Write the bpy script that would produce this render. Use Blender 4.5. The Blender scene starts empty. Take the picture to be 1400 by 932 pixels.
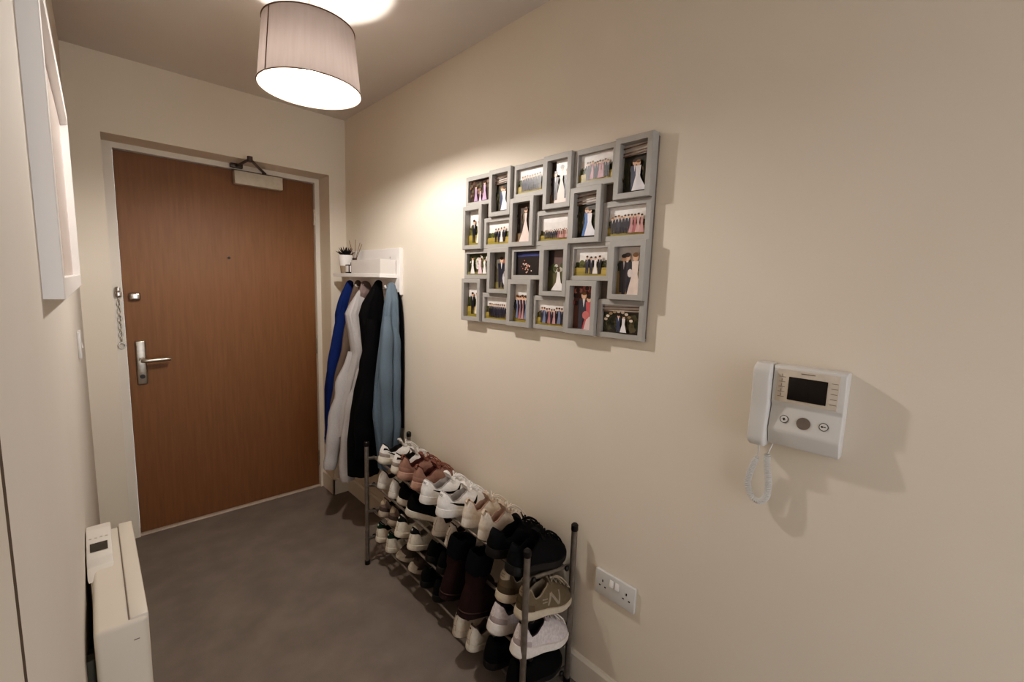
import bpy, bmesh, math, random
from math import sin, cos, pi, radians
from mathutils import Vector, Matrix
random.seed(4)
SC = bpy.context.scene
COL = SC.collection
W, D, H = 1.194, 2.79, 2.3585            # right wall x, door wall y, ceiling z
def LW(y): return -0.058 + 0.0107*y      # left wall runs very slightly out of parallel

# ------------------------------------------------------------------ materials
def lin(c):
    return tuple(((v/255)/12.92 if v/255 <= .04045 else ((v/255+.055)/1.055)**2.4) for v in c)
MATS = {}
def mat(name, rgb, rough=.6, rgb2=None, scale=40, bump=0, bscale=None, metal=0, stretch=None, transl=0, detail=4):
    if name in MATS: return MATS[name]
    m = bpy.data.materials.new(name); m.use_nodes = True
    nt = m.node_tree; b = nt.nodes['Principled BSDF']
    b.inputs['Roughness'].default_value = rough; b.inputs['Metallic'].default_value = metal
    if rough >= .75: b.inputs['Specular IOR Level'].default_value = .2
    c1 = lin(rgb); c2 = lin(rgb2) if rgb2 else tuple(x*.86 for x in c1)
    tc = nt.nodes.new('ShaderNodeTexCoord'); mp = nt.nodes.new('ShaderNodeMapping')
    nt.links.new(tc.outputs['Object'], mp.inputs['Vector'])
    if stretch: mp.inputs['Scale'].default_value = stretch
    nz = nt.nodes.new('ShaderNodeTexNoise'); nz.inputs['Scale'].default_value = scale; nz.inputs['Detail'].default_value = detail
    nt.links.new(mp.outputs[0], nz.inputs['Vector'])
    rp = nt.nodes.new('ShaderNodeValToRGB'); rp.color_ramp.elements[0].position = .3; rp.color_ramp.elements[1].position = .7
    rp.color_ramp.elements[0].color = (*c2, 1); rp.color_ramp.elements[1].color = (*c1, 1)
    nt.links.new(nz.outputs['Fac'], rp.inputs[0]); nt.links.new(rp.outputs[0], b.inputs['Base Color'])
    if bump:
        n2 = nt.nodes.new('ShaderNodeTexNoise'); n2.inputs['Scale'].default_value = bscale or scale*3; n2.inputs['Detail'].default_value = 3
        nt.links.new(mp.outputs[0], n2.inputs['Vector'])
        bp = nt.nodes.new('ShaderNodeBump'); bp.inputs['Strength'].default_value = bump; bp.inputs['Distance'].default_value = .004
        nt.links.new(n2.outputs['Fac'], bp.inputs['Height']); nt.links.new(bp.outputs[0], b.inputs['Normal'])
    if transl:
        t = nt.nodes.new('ShaderNodeBsdfTranslucent'); mx = nt.nodes.new('ShaderNodeMixShader'); mx.inputs[0].default_value = transl
        nt.links.new(rp.outputs[0], t.inputs['Color'])
        out = nt.nodes['Material Output']
        nt.links.new(b.outputs[0], mx.inputs[1]); nt.links.new(t.outputs[0], mx.inputs[2]); nt.links.new(mx.outputs[0], out.inputs[0])
    MATS[name] = m; return m
def emit(name, rgb, strength):
    m = bpy.data.materials.new(name); m.use_nodes = True; nt = m.node_tree
    nt.nodes.remove(nt.nodes['Principled BSDF']); e = nt.nodes.new('ShaderNodeEmission')
    e.inputs[0].default_value = (*rgb, 1); e.inputs[1].default_value = strength
    nt.links.new(e.outputs[0], nt.nodes['Material Output'].inputs[0]); return m

# ------------------------------------------------------------------ mesh builder
class MB:
    def __init__(s): s.v = []; s.f = []; s.m = []; s.mats = []; s.cur = 0
    def use(s, m):
        if m not in s.mats: s.mats.append(m)
        s.cur = s.mats.index(m); return s
    def add(s, vs, fs):
        o = len(s.v); s.v += [tuple(p) for p in vs]
        for f in fs: s.f.append([o+i for i in f]); s.m.append(s.cur)
    def bm(s, b):
        b.verts.index_update(); s.add([v.co for v in b.verts], [[v.index for v in f.verts] for f in b.faces]); b.free(); return s
    def box(s, x0, x1, y0, y1, z0, z1, bev=0, seg=2):
        b = bmesh.new(); bmesh.ops.create_cube(b, size=1)
        for v in b.verts: v.co = ((x0+x1)/2+v.co.x*(x1-x0), (y0+y1)/2+v.co.y*(y1-y0), (z0+z1)/2+v.co.z*(z1-z0))
        if bev: bmesh.ops.bevel(b, geom=b.edges[:], offset=bev, segments=seg, affect='EDGES', profile=.5)
        return s.bm(b)
    def prism(s, poly, axis, a0, a1, bev=0):
        b = bmesh.new()
        def P(p, a): return {'x': (a, p[0], p[1]), 'y': (p[0], a, p[1]), 'z': (p[0], p[1], a)}[axis]
        r0 = [b.verts.new(P(p, a0)) for p in poly]; r1 = [b.verts.new(P(p, a1)) for p in poly]; n = len(poly)
        b.faces.new(r0); b.faces.new(r1[::-1])
        for i in range(n): b.faces.new((r0[i], r0[(i+1) % n], r1[(i+1) % n], r1[i]))
        bmesh.ops.recalc_face_normals(b, faces=b.faces[:])
        if bev: bmesh.ops.bevel(b, geom=b.edges[:], offset=bev, segments=2, affect='EDGES', profile=.5)
        return s.bm(b)
    def loft(s, rings, closed=True, cap0=False, cap1=False):
        n = len(rings[0]); vs = [p for r in rings for p in r]; fs = []
        for i in range(len(rings)-1):
            for j in range(n if closed else n-1):
                k = (j+1) % n; fs.append([i*n+j, i*n+k, (i+1)*n+k, (i+1)*n+j])
        if cap0: fs.append(list(range(n))[::-1])
        if cap1: fs.append([(len(rings)-1)*n+j for j in range(n)])
        s.add(vs, fs); return s
    def tube(s, pts, r, n=8, flat=1, up=None, caps=True):
        pts = [Vector(p) for p in pts]; rings = []
        t0 = (pts[1]-pts[0]).normalized(); u = Vector(up) if up else (Vector((0, 0, 1)) if abs(t0.z) < .9 else Vector((1, 0, 0)))
        for i, p in enumerate(pts):
            t = (pts[min(i+1, len(pts)-1)]-pts[max(i-1, 0)])
            if t.length < 1e-9: t = t0
            t.normalize(); u = (u-t*u.dot(t))
            if u.length < 1e-6: u = t.orthogonal()
            u.normalize(); w = t.cross(u); rr = r[i] if isinstance(r, (list, tuple)) else r
            rings.append([p+u*(rr*flat*cos(2*pi*k/n))+w*(rr*sin(2*pi*k/n)) for k in range(n)])
        return s.loft(rings, True, caps, caps)
    def lathe(s, prof, c=(0, 0, 0), n=32, cap0=False, cap1=False):
        return s.loft([[(c[0]+r*cos(2*pi*k/n), c[1]+r*sin(2*pi*k/n), c[2]+z) for k in range(n)] for r, z in prof], True, cap0, cap1)
    def ball(s, c, r, n=16, m=10):
        rx, ry, rz = r if isinstance(r, tuple) else (r, r, r)
        return s.loft([[(c[0]+rx*max(sin(pi*i/m), .002)*cos(2*pi*k/n), c[1]+ry*max(sin(pi*i/m), .002)*sin(2*pi*k/n), c[2]-rz*cos(pi*i/m)) for k in range(n)] for i in range(m+1)], True, True, True)
    def build(s, name, m=None, parent=None, smooth=True, ang=38, loc=None):
        me = bpy.data.meshes.new(name); me.from_pydata(s.v, [], s.f)
        ms = s.mats if s.mats else [m]
        for x in ms: me.materials.append(x)
        if s.mats:
            for p, i in zip(me.polygons, s.m): p.material_index = i
        b = bmesh.new(); b.from_mesh(me); bmesh.ops.recalc_face_normals(b, faces=b.faces[:]); b.to_mesh(me); b.free()
        if smooth:
            for p in me.polygons: p.use_smooth = True
            me.set_sharp_from_angle(angle=radians(ang))
        o = bpy.data.objects.new(name, me); COL.objects.link(o)
        if parent: o.parent = parent
        if loc: o.location = loc
        return o
def tag(o, label=None, cat=None, group=None, kind=None):
    for k, v in (('label', label), ('category', cat), ('group', group), ('kind', kind)):
        if v: o[k] = v
    return o
def thing(name, label, cat, loc=(0, 0, 0), group=None):
    o = bpy.data.objects.new(name, None); o.empty_display_size = .05; COL.objects.link(o); o.location = loc
    return tag(o, label, cat, group)
def text_poly(s, size):
    cu = bpy.data.curves.new('lettering', 'FONT'); cu.body = s; cu.size = size; cu.align_x = 'CENTER'; cu.align_y = 'CENTER'; cu.resolution_u = 3
    o = bpy.data.objects.new('lettering', cu); COL.objects.link(o); bpy.context.view_layer.update()
    me = bpy.data.meshes.new_from_object(o.evaluated_get(bpy.context.evaluated_depsgraph_get()))
    vs = [tuple(v.co[:2]) for v in me.vertices]; fs = [list(p.vertices) for p in me.polygons]
    bpy.data.objects.remove(o); bpy.data.curves.remove(cu); bpy.data.meshes.remove(me)
    return vs, fs
def lerp(a, b, t): return a+(b-a)*t
def curve(t, pts):
    if t <= pts[0][0]: return pts[0][1]
    for (a, va), (b, vb) in zip(pts, pts[1:]):
        if t <= b:
            q = (t-a)/(b-a); q = q*q*(3-2*q); return va+(vb-va)*q
    return pts[-1][1]
def plin(t, pts):
    if t <= pts[0][0]: return pts[0][1]
    for (a, va), (b, vb) in zip(pts, pts[1:]):
        if t <= b: return va+(vb-va)*(t-a)/(b-a)
    return pts[-1][1]
def spline(pts, n=8):
    pts = [Vector(p) for p in pts]; out = []
    P = [pts[0]*2-pts[1]]+pts+[pts[-1]*2-pts[-2]]
    for i in range(1, len(P)-2):
        for k in range(n):
            t = k/n; a, b, c, d = P[i-1:i+3]
            out.append(.5*((2*b)+(c-a)*t+(2*a-5*b+4*c-d)*t*t+(3*b-a-3*c+d)*t**3))
    return out+[pts[-1]]

M_wall = mat('cream wall paint', (222, 212, 198), .75, (219, 209, 194), 3, .06, 180)
M_ceil = mat('ceiling paint', (212, 205, 197), .85, (209, 201, 193), 3, .05, 160)
M_carpet = mat('grey brown carpet', (142, 133, 126), .95, (128, 119, 112), 7, .5, 420, detail=8)
M_trim = mat('white gloss trim', (226, 219, 208), .4, (222, 214, 202), 5)
M_door = mat('oak veneer', (130, 91, 58), .5, (121, 83, 51), 9, .03, 60, stretch=(14, 14, .7))
M_steel = mat('brushed steel', (190, 182, 170), .28, (165, 158, 148), 60, metal=.9)
M_chrome = mat('chrome', (205, 200, 195), .12, (190, 185, 180), 30, metal=1)
M_dark = mat('dark hardware', (40, 34, 34), .4)
M_white = mat('white lacquer', (236, 233, 231), .4, (233, 229, 226), 6)
M_plast = mat('white plastic', (207, 205, 202), .4, (203, 201, 198), 8)
M_plast2 = mat('pale grey plastic', (196, 186, 176), .4, (190, 180, 170), 8)
M_black = mat('black plastic', (20, 18, 18), .35)
M_screen = mat('dark screen', (24, 19, 18), .12, (19, 15, 15), 10)
M_greybtn = mat('grey rubber', (112, 102, 94), .5)
M_line = mat('grey print', (120, 110, 104), .6)

# ------------------------------------------------------------------ the setting
def struct(name, mb, m, smooth=False, parent=None):
    o = mb.build(name, m, parent, smooth=smooth)
    if not parent: o['kind'] = 'structure'
    return o
Y0 = -1.6
LXA, LXB = LW(Y0), LW(D)
struct('floor', MB().box(LXA-.12, W+.12, Y0-.1, 3.06, -.08, 0), M_carpet)
struct('ceiling', MB().box(LXA-.12, W+.12, Y0-.1, D+.28, H, H+.1), M_ceil)
struct('wall_right', MB().box(W, W+.12, Y0-.1, D+.28, 0, H), M_wall)
struct('wall_left', MB().prism([(LXA, Y0-.1), (LW(D+.27), D+.27), (LXB-.12, D+.27), (LXA-.12, Y0-.1)], 'z', 0, H), mat('wall paint greyed for light', (214, 207, 198), .75, (211, 203, 194), 3, .06, 180))  # wall paint copy, the greyer light on this side put into its colour
OX0, OX1, OZ = .0805, 1.0933, 2.02
struct('wall_front', MB().box(LXB-.03, OX0, D, D+.26, 0, H).box(OX1, W+.01, D, D+.26, 0, H).box(OX0, OX1, D, D+.26, OZ, H), M_wall)
# skirting
struct('baseboard_right', MB().prism([(W, 0), (W, .105), (W-.008, .105), (W-.014, .095), (W-.014, 0)], 'y', Y0, D), M_trim)
struct('baseboard_front', MB().box(OX1-.012, W, D-.014, D, 0, .105, .003).box(OX1-.012, OX1+.002, D-.014, D+.165, 0, .105, .003)
       .box(LXB, OX0+.012, D-.014, D, 0, .105, .003).box(OX0-.002, OX0+.012, D-.014, D+.165, 0, .105, .003), M_trim)
struct('baseboard_left', MB().prism([(LW(.46)+.012, .46), (LW(D)+.012, D-.014), (LW(D)-.01, D-.014), (LW(.46)-.01, .46)], 'z', 0, .105), M_trim)
# doorway architrave on the left wall right beside the viewer
struct('trim_1', MB().prism([(LW(.36)+.0015, .36), (LW(.452)+.0015, .452), (LW(.452)-.01, .452), (LW(.36)-.01, .36)], 'z', 0, 2.06, .0003), M_trim)
struct('gap_shade_strip', MB().prism([(LW(.452)+.0013, .452), (LW(.466)+.0013, .466), (LW(.466)-.005, .466), (LW(.452)-.005, .452)], 'z', 0, 2.06), mat('painted gap shade', (92, 80, 70), .9))  # dark strip, its colour standing in for the shaded gap beside the architrave
# entrance door
DX0, DX1, DZ, DY = .1224, 1.0675, 1.994, 2.98
d1 = bpy.data.objects.new('door_1', None); COL.objects.link(d1); d1.location = (0, 0, 0)
tag(d1, 'brown wood veneer flush entrance door with steel lever handle', 'door', kind='structure')
MB().box(DX0+.003, DX1-.003, DY, DY+.044, .012, DZ-.003, .0015).build('door_leaf', M_door, d1, smooth=False)
fr = MB()
fr.box(OX0, DX0, D+.165, DY+.05, 0, OZ).box(DX1, OX1, D+.165, DY+.05, 0, OZ).box(DX0, DX1, D+.165, DY+.05, DZ, OZ)
fr.build('door_frame', M_trim, d1, smooth=False)
MB().box(DX0, DX1, DY-.02, DY+.05, 0, .009, .002).build('threshold', mat('pale threshold', (205, 190, 175), .5), d1, smooth=False)
for hz in (1.785, .965, .2):
    h = MB().box(DX1-.006, DX1+.002, DY-.006, DY, hz-.05, hz+.05, .001)
    h.tube([(DX1-.001, DY-.007, hz-.05), (DX1-.001, DY-.007, hz+.05)], .006, 10); h.build('hinge', M_steel, d1)
sx = .1775
hd = MB().box(sx-.021, sx+.021, DY-.009, DY, .822, 1.052, .006, 3).build('handle_plate', M_steel, d1)
lv = MB().tube([(sx, DY-.006, .952), (sx, DY-.05, .952)], .0105, 12)
lv.tube(spline([(sx, DY-.046, .952), (sx+.012, DY-.054, .952), (sx+.06, DY-.054, .953), (sx+.118, DY-.05, .954)], 6), [.0105]*18+[.009], 12); lv.build('lever', M_steel, hd)
cy = MB().tube([(sx, DY-.006, .865), (sx, DY-.015, .865)], .011, 14); cy.build('keyhole', M_dark, hd)
lk = MB().box(.146, .192, DY-.024, DY, 1.262, 1.300, .008, 3); lk.build('night_latch', M_chrome, d1)
MB().tube([(.592, DY-.006, 1.502), (.592, DY+.002, 1.502)], .0075, 16).build('peephole', M_dark, d1)
cl = MB().box(.627, .874, DY-.055, DY, 1.912, 1.984, .004).build('door_closer', mat('pale closer case', (205, 196, 180), .45), d1)
ap = (.652, D-.085, 2.006); pv = (.782, DY-.03, 1.984); br = (.640, D+.15, 2.006)
arm = MB().tube([pv, (pv[0], pv[1], 2.0)], .011, 12)
arm.tube([(pv[0], pv[1], 1.998), ap], .010, 8, flat=.45); arm.tube([ap, br], .010, 8, flat=.45)
arm.tube([(ap[0], ap[1], ap[2]-.014), (ap[0], ap[1], ap[2]+.013)], .013, 14).box(br[0]-.03, br[0]+.03, D+.14, D+.166, 1.998, 2.02, .002)
arm.build('closer_arm', mat('bronzed arm', (96, 84, 80), .4, metal=.5), cl)
# security chain hanging on the frame
ch = thing('door_chain', 'steel security chain hanging on the white door frame left of the door', 'chain', (.1055, D+.163, 1.045))
pl = MB().box(-.013, .013, -.016, .002, .232, .262, .005).box(-.009, .009, -.022, 0, .258, .285, .004); pl.build('chain_plate', M_chrome, ch)
cn = MB()
for k in range(11):
    z = .222-k*.0195; a = [(0, 0, 0)]*13
    ring = []
    for i in range(13):
        t = 2*pi*i/12; u, w = .0062*cos(t), .0125*sin(t)
        ring.append((u, -.008, z+w) if k % 2 else (.001, -.008+u, z+w))
    cn.tube(ring, .0022, 6, caps=False)
cn.build('chain_links', M_steel, ch)
MB().tube([(.013*cos(2*pi*i/16), -.008, -.008+.013*sin(2*pi*i/16)) for i in range(17)], .0026, 6, caps=False).build('end_ring', M_steel, ch)

# ------------------------------------------------------------------ pendant lamp
LX, LY = .573, 1.6
lp = thing('pendant_lamp', 'grey fabric drum shade pendant lamp, lit, hanging from the ceiling', 'lamp', (LX, LY, H))
R0, R1, ZB, ZTP = .156, .137, 2.014, 2.204
sh = MB().lathe([(lerp(R0, R1, k/6), lerp(ZB, ZTP, k/6)-H) for k in range(7)], n=96)
sh.build('lamp_shade', mat('greige shade fabric', (145, 132, 126), .9, (139, 126, 120), 3, stretch=(30, 30, 1), transl=.042), lp)
for z, rr in ((ZB, R0), (ZTP, R1)): MB().tube([((rr+.0008)*cos(2*pi*k/96), (rr+.0008)*sin(2*pi*k/96), z-H) for k in range(97)], .0022, 6, caps=False).build('shade_trim', mat('shade edge', (110, 92, 80), .8), lp)
a0 = radians(197)
MB().loft([[((rr+.0015)*cos(a0+k*.012), (rr+.0015)*sin(a0+k*.012), z-H) for k in range(4)] for z, rr in ((ZB, R0), (ZTP, R1))], closed=False).build('shade_seam', mat('shade seam', (84, 66, 56), .9), lp)
sp = MB()
for k in range(3):
    a = 2*pi*k/3+.5; sp.tube([(.02*cos(a), .02*sin(a), 2.15-H), (R1*cos(a), R1*sin(a), 2.200-H)], .002, 6)
sp.tube([(.02*cos(2*pi*k/24), .02*sin(2*pi*k/24), 2.15-H) for k in range(25)], .002, 6, caps=False); sp.build('shade_carrier', M_white, lp)
MB().tube([(0, 0, -.01), (0, 0, 2.17-H)], .0035, 8).build('flex', M_white, lp)
MB().lathe([(.001, 0), (.045, 0), (.045, -.012), (.03, -.028), (.006, -.034)], n=28).build('ceiling_rose', M_white, lp)
MB().lathe([(.006, 2.19-H), (.019, 2.18-H), (.019, 2.12-H), (.017, 2.11-H), (.0235, 2.083-H)], n=24, cap1=True, cap0=True).build('lamp_holder', M_white, lp)  # lower flare added to hold back light rising to the ceiling
MB().ball((0, 0, 2.06-H), (.027, .027, .033), 20, 14).build('bulb', emit('bulb glow', (1, .935, .855), 1150), lp)

# ------------------------------------------------------------------ collage frame with twenty-four photographs
M_frame = mat('grey frame paint', (162, 159, 155), .55, (156, 153, 149), 20)
M_back = mat('grey backing', (118, 110, 104), .7)
cf = thing('photo_collage_frame', 'large grey multi-aperture photo frame with 24 wedding photos on the right wall', 'picture frame', (W, 1.105, 1.541))
CY, CZ = 1.105, 1.541
PC = {}
def pm(rgb): return mat('print %d %d %d' % rgb, rgb, .35)
SKIN = (222, 178, 150)
def photo(mb, X, yL, yR, z0, z1, kind, sd):
    rnd = random.Random(sd); lay = [0]
    asp = (yL-yR)/(z1-z0)
    def poly(pts, rgb):
        lay[0] += 1; mb.use(pm(rgb))
        x = X-.00012*lay[0]
        pts = [(min(max(u, 0), 1), min(max(v, 0), 1)) for u, v in pts]
        mb.add([(x, lerp(yL, yR, u), lerp(z0, z1, v)) for u, v in pts], [list(range(len(pts)))])
    def rect(u0, u1, v0, v1, c): poly([(u0, v0), (u1, v0), (u1, v1), (u0, v1)], c)
    def ell(u, v, ru, rv, c, n=10): poly([(u+ru*cos(2*pi*i/n), v+rv*sin(2*pi*i/n)) for i in range(n)], c)
    def person(u, v0, h, dress=None, suit=(44, 44, 58), wide=1.0):
        w = h*.15/asp*wide
        if dress:
            poly([(u-w*1.3, v0), (u+w*1.4, v0), (u+w*.5, v0+h*.5), (u+w*.65, v0+h*.82), (u-w*.65, v0+h*.82), (u-w*.5, v0+h*.5)], dress)
        else:
            poly([(u-w*.7, v0), (u-w*.12, v0), (u, v0+h*.4), (u+w*.12, v0), (u+w*.7, v0), (u+w*.8, v0+h*.45), (u+w, v0+h*.8), (u-w, v0+h*.8), (u-w*.8, v0+h*.45)], suit)
            poly([(u-w*.2, v0+h*.82), (u+w*.2, v0+h*.82), (u, v0+h*.6)], (225, 220, 220))
        ell(u, v0+h*.91, h*.085/asp, h*.1, SKIN)
        ell(u, v0+h*.965, h*.085/asp, h*.055, rnd.choice([(60, 40, 30), (40, 30, 26), (120, 84, 50)]))
    def trees(v, hgt, cols, n=16):
        for i in range(n):
            u = (i+rnd.random())/n; ell(u, v+hgt*.2*rnd.random(), .09, hgt*(.6+.5*rnd.random()), rnd.choice(cols))
        for i in range(n*2):
            c = rnd.choice(cols); k = rnd.uniform(.7, 1.35); ell(rnd.random(), v+hgt*rnd.uniform(-.3, .8), .022, hgt*.14, tuple(min(255, int(x*k/6)*6) for x in c), 6)
    GREEN = [(72, 78, 42), (88, 92, 50), (58, 64, 38), (104, 98, 58)]
    if kind in ('suits', 'mixed', 'gowns', 'line', 'four', 'pairf', 'wide'):
        rect(0, 1, 0, 1, (232, 226, 222)); ell(.5, .95, .6, .25, (240, 236, 234))
        gy = .30 if kind != 'line' else .22
        trees(gy+.05, .22 if kind != 'line' else .14, GREEN)
        rect(0, 1, 0, gy, (164, 142, 70)); ell(.3, .06, .5, .1, (142, 128, 58)); ell(.8, .14, .4, .07, (182, 158, 86))
        n = {'suits': 8, 'mixed': 9, 'gowns': 9, 'line': 12, 'four': 4, 'pairf': 2, 'wide': 10}[kind]
        h = {'suits': .62, 'mixed': .6, 'gowns': .62, 'line': .34, 'four': .62, 'pairf': .62, 'wide': .6}[kind]
        a, b = {'suits': (.2, .88), 'mixed': (.25, .85), 'gowns': (.2, .92), 'line': (.2, .95), 'four': (.38, .76), 'pairf': (.4, .75), 'wide': (.12, .9)}[kind]
        for i in range(n):
            u = lerp(a, b, i/max(n-1, 1)); dr = None
            if kind == 'mixed' and i in (2, 5, 6): dr = [(196, 150, 158), (236, 228, 226), (190, 140, 150)][i % 3]
            if kind == 'gowns' and i % 2: dr = [(178, 120, 126), (120, 130, 160), (196, 150, 150)][i % 3]
            if kind in ('line', 'wide') and i > n*.55: dr = [(192, 140, 140), (170, 104, 108), (206, 160, 156)][i % 3]
            if kind == 'four' and i == 2: dr = (238, 232, 230)
            if kind == 'pairf' and i == 1: dr = (236, 228, 224)
            person(u, .07+.03*rnd.random(), h*(.95+.1*rnd.random()), dr, rnd.choice([(38, 38, 52), (50, 50, 66), (30, 30, 40)]), .9)
    elif kind == 'night':
        rect(0, 1, 0, 1, (34, 28, 30)); rect(0, 1, .78, 1, (36, 40, 84)); ell(.6, .86, .4, .05, (70, 84, 150)); ell(.3, .82, .3, .03, (52, 60, 112))
        for i in range(26): ell(.43+.13*rnd.gauss(0, 1)*.6, .33+.1*rnd.gauss(0, 1), .02, .03, rnd.choice([(230, 190, 170), (210, 120, 96), (250, 230, 220), (150, 70, 60)]))
    elif kind in ('arbour', 'archcouple'):
        rect(0, 1, 0, 1, (48, 44, 34)); rect(0, 1, .78, 1, (214, 206, 200))
        trees(.35, .3, [(52, 56, 34), (70, 70, 44), (36, 38, 28), (92, 84, 60)], 22)
        for v in (.9, .8, .74): poly([(0, v), (1, v+.04), (1, v+.065), (0, v+.03)], (104, 78, 62))
        if kind == 'archcouple':
            for i in range(9):
                t = pi*(.1+.8*i/8); ell(.45-.36*cos(t), .35+.42*sin(t), .05, .05, rnd.choice([(222, 206, 190), (150, 130, 100), (190, 170, 150)]))
        person(.46, .05, .62, (70, 110, 170) if kind == 'arbour' and sd % 2 else None, (58, 66, 92)); person(.6, .05, .60, (236, 232, 236), wide=1.1)
        if kind == 'arbour': poly([(.5, .05), (.95, .05), (.72, .28), (.6, .4)], (228, 226, 234))
    elif kind in ('bride', 'brideback'):
        rect(0, 1, 0, 1, (70, 58, 50)); trees(.5, .3, [(84, 76, 56), (60, 48, 44), (110, 96, 80), (46, 40, 40)], 18)
        if kind == 'bride': rect(.28, 1, .72, 1, (244, 240, 238)); ell(.66, .74, .36, .1, (240, 236, 234))
        rect(0, 1, 0, .24, (120, 100, 78))
        poly([(.2, .02), (.9, .02), (.72, .3), (.6, .55), (.64, .74), (.48, .74), (.5, .55), (.4, .3)], (236, 214, 206))
        ell(.56, .81, .09, .065, SKIN); ell(.56, .85, .1, .05, (80, 54, 40))
        if kind == 'bride': person(.25, .1, .66); person(.84, .12, .66)
    elif kind == 'party':
        rect(0, 1, 0, 1, (64, 48, 42))
        for i in range(40): ell(rnd.random(), .3+.7*rnd.random(), .06, .07, rnd.choice([(90, 70, 58), (50, 38, 36), (130, 100, 84), (84, 78, 60)]))
        person(.3, .05, .7, (168, 140, 172)); person(.72, .05, .82, (186, 156, 186)); person(.52, .02, .5, (204, 170, 190))
    elif kind == 'kiss':
        rect(0, 1, 0, 1, (112, 76, 66))
        for i in range(36): ell(rnd.random(), .55+.45*rnd.random(), .09, .06, rnd.choice([(170, 92, 92), (90, 54, 48), (196, 130, 120), (66, 44, 42)]))
        person(.5, -.05, .92, None, (58, 58, 70), 1.3); person(.74, -.02, .8, (196, 92, 98), wide=1.1)
        poly([(.55, 0), (.98, 0), (.85, .3), (.68, .3)], (232, 206, 204)); ell(.62, .33, .16, .1, (208, 120, 118))
    elif kind == 'garden':
        rect(0, 1, 0, 1, (70, 72, 46)); trees(.5, .35, [(88, 92, 56), (60, 62, 40), (220, 214, 206), (120, 118, 84)], 24); rect(0, 1, 0, .14, (122, 116, 78))
        person(.25, .06, .78, (236, 230, 228)); person(.62, .06, .8, (236, 206, 214)); person(.84, .06, .7, (240, 236, 234))
    elif kind == 'groom':
        rect(0, 1, 0, 1, (84, 78, 66)); ell(.3, .85, .4, .3, (112, 108, 100)); ell(.8, .7, .25, .2, (176, 92, 66)); rect(0, 1, 0, .2, (122, 112, 74))
        person(.46, .04, .84, None, (38, 40, 54), 1.2); ell(.74, .3, .2, .2, (206, 204, 210)); ell(.74, .42, .14, .1, (150, 140, 140))
    elif kind == 'walk':
        rect(0, 1, 0, 1, (72, 56, 54)); rect(0, .3, .6, 1, (46, 30, 34)); rect(.3, 1, .6, 1, (104, 86, 84)); rect(0, 1, 0, .6, (92, 88, 58))
        for i in range(16): ell(rnd.random(), .5+.14*rnd.random(), .09, .06, rnd.choice([(72, 80, 46), (200, 196, 180), (54, 60, 38)]))
        poly([(.2, .02), (.98, .02), (.7, .22), (.62, .48), (.5, .48), (.45, .22)], (240, 234, 234)); ell(.56, .52, .07, .05, (90, 64, 48))
    elif kind == 'veranda':
        rect(0, 1, 0, 1, (226, 222, 220)); trees(.55, .18, GREEN, 12); rect(0, 1, 0, .5, (148, 126, 84))
        person(.38, .0, .86, None, (40, 42, 54), 1.1); person(.26, .04, .8, None, (58, 56, 66)); person(.7, .0, .86, (236, 218, 208), wide=1.0); ell(.52, .45, .1, .09, (226, 214, 210))
BW, BH, PW, PH = .2876, .2955, .1225, .1755
kinds = {(0, 0): ('party', 'arbour', 'pairf', 'four'), (0, 1): ('suits', 'bride', 'brideback', 'line'), (0, 2): ('mixed', 'arbour', 'arbour', 'wide'),
         (1, 0): ('garden', 'groom', 'pairf', 'suits'), (1, 1): ('night', 'walk', 'gowns', 'gowns'), (1, 2): ('four', 'veranda', 'kiss', 'archcouple')}
def frame_at(a0, z1, w, h, dep, border, kind, sd):
    # a0: distance from the left edge, z1: top
    yl = CY+.44-a0; yr = yl-w; zt = CZ+.2955-z1; zb = zt-h; X0 = -.004; X1 = -dep
    f = MB(); DP = .014 if dep < .03 else .027
    o = [(yl, zt), (yr, zt), (yr, zb), (yl, zb)]; i = [(yl-border, zt-border), (yr+border, zt-border), (yr+border, zb+border), (yl-border, zb+border)]
    c = .0015
    oc = [(yl-c, zt-c), (yr+c, zt-c), (yr+c, zb+c), (yl-c, zb+c)]
    R = lambda pts, x: [(x, p[0]-CY, p[1]-CZ) for p in pts]
    f.loft([R(o, X0), R(o, X1+c), R(oc, X1), R(i, X1), R(i, X1+DP)])
    fo = f.build('frame', M_frame, cf, smooth=False)
    p = MB(); photo(p, X1+DP+.0005, i[0][0]-CY, i[1][0]-CY, i[2][1]-CZ, i[0][1]-CZ, kind, sd)
    p.add([(X1+DP+.0007, q[0]-CY, q[1]-CZ) for q in i], [[0, 1, 2, 3]])
    p.build('photo', None, fo, smooth=False)
for rb in range(2):
    for cb in range(3):
        k = kinds[(rb, cb)]; x = cb*BW+.006; z = rb*BH; s = rb*30+cb*7
        frame_at(x, z, BW-PW, BH-PH, .022, .0165, k[0], s+1)
        frame_at(x+BW-PW, z, PW, PH, .036, .017, k[1], s+2)
        frame_at(x, z+BH-PH, PW, PH, .036, .017, k[2], s+3)
        frame_at(x+PW, z+PH, BW-PW, BH-PH, .022, .0165, k[3], s+4)
MB().box(-.0055, -.001, -.43, .43, -.287, .287).build('back_panel', M_back, cf, smooth=False)

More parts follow.
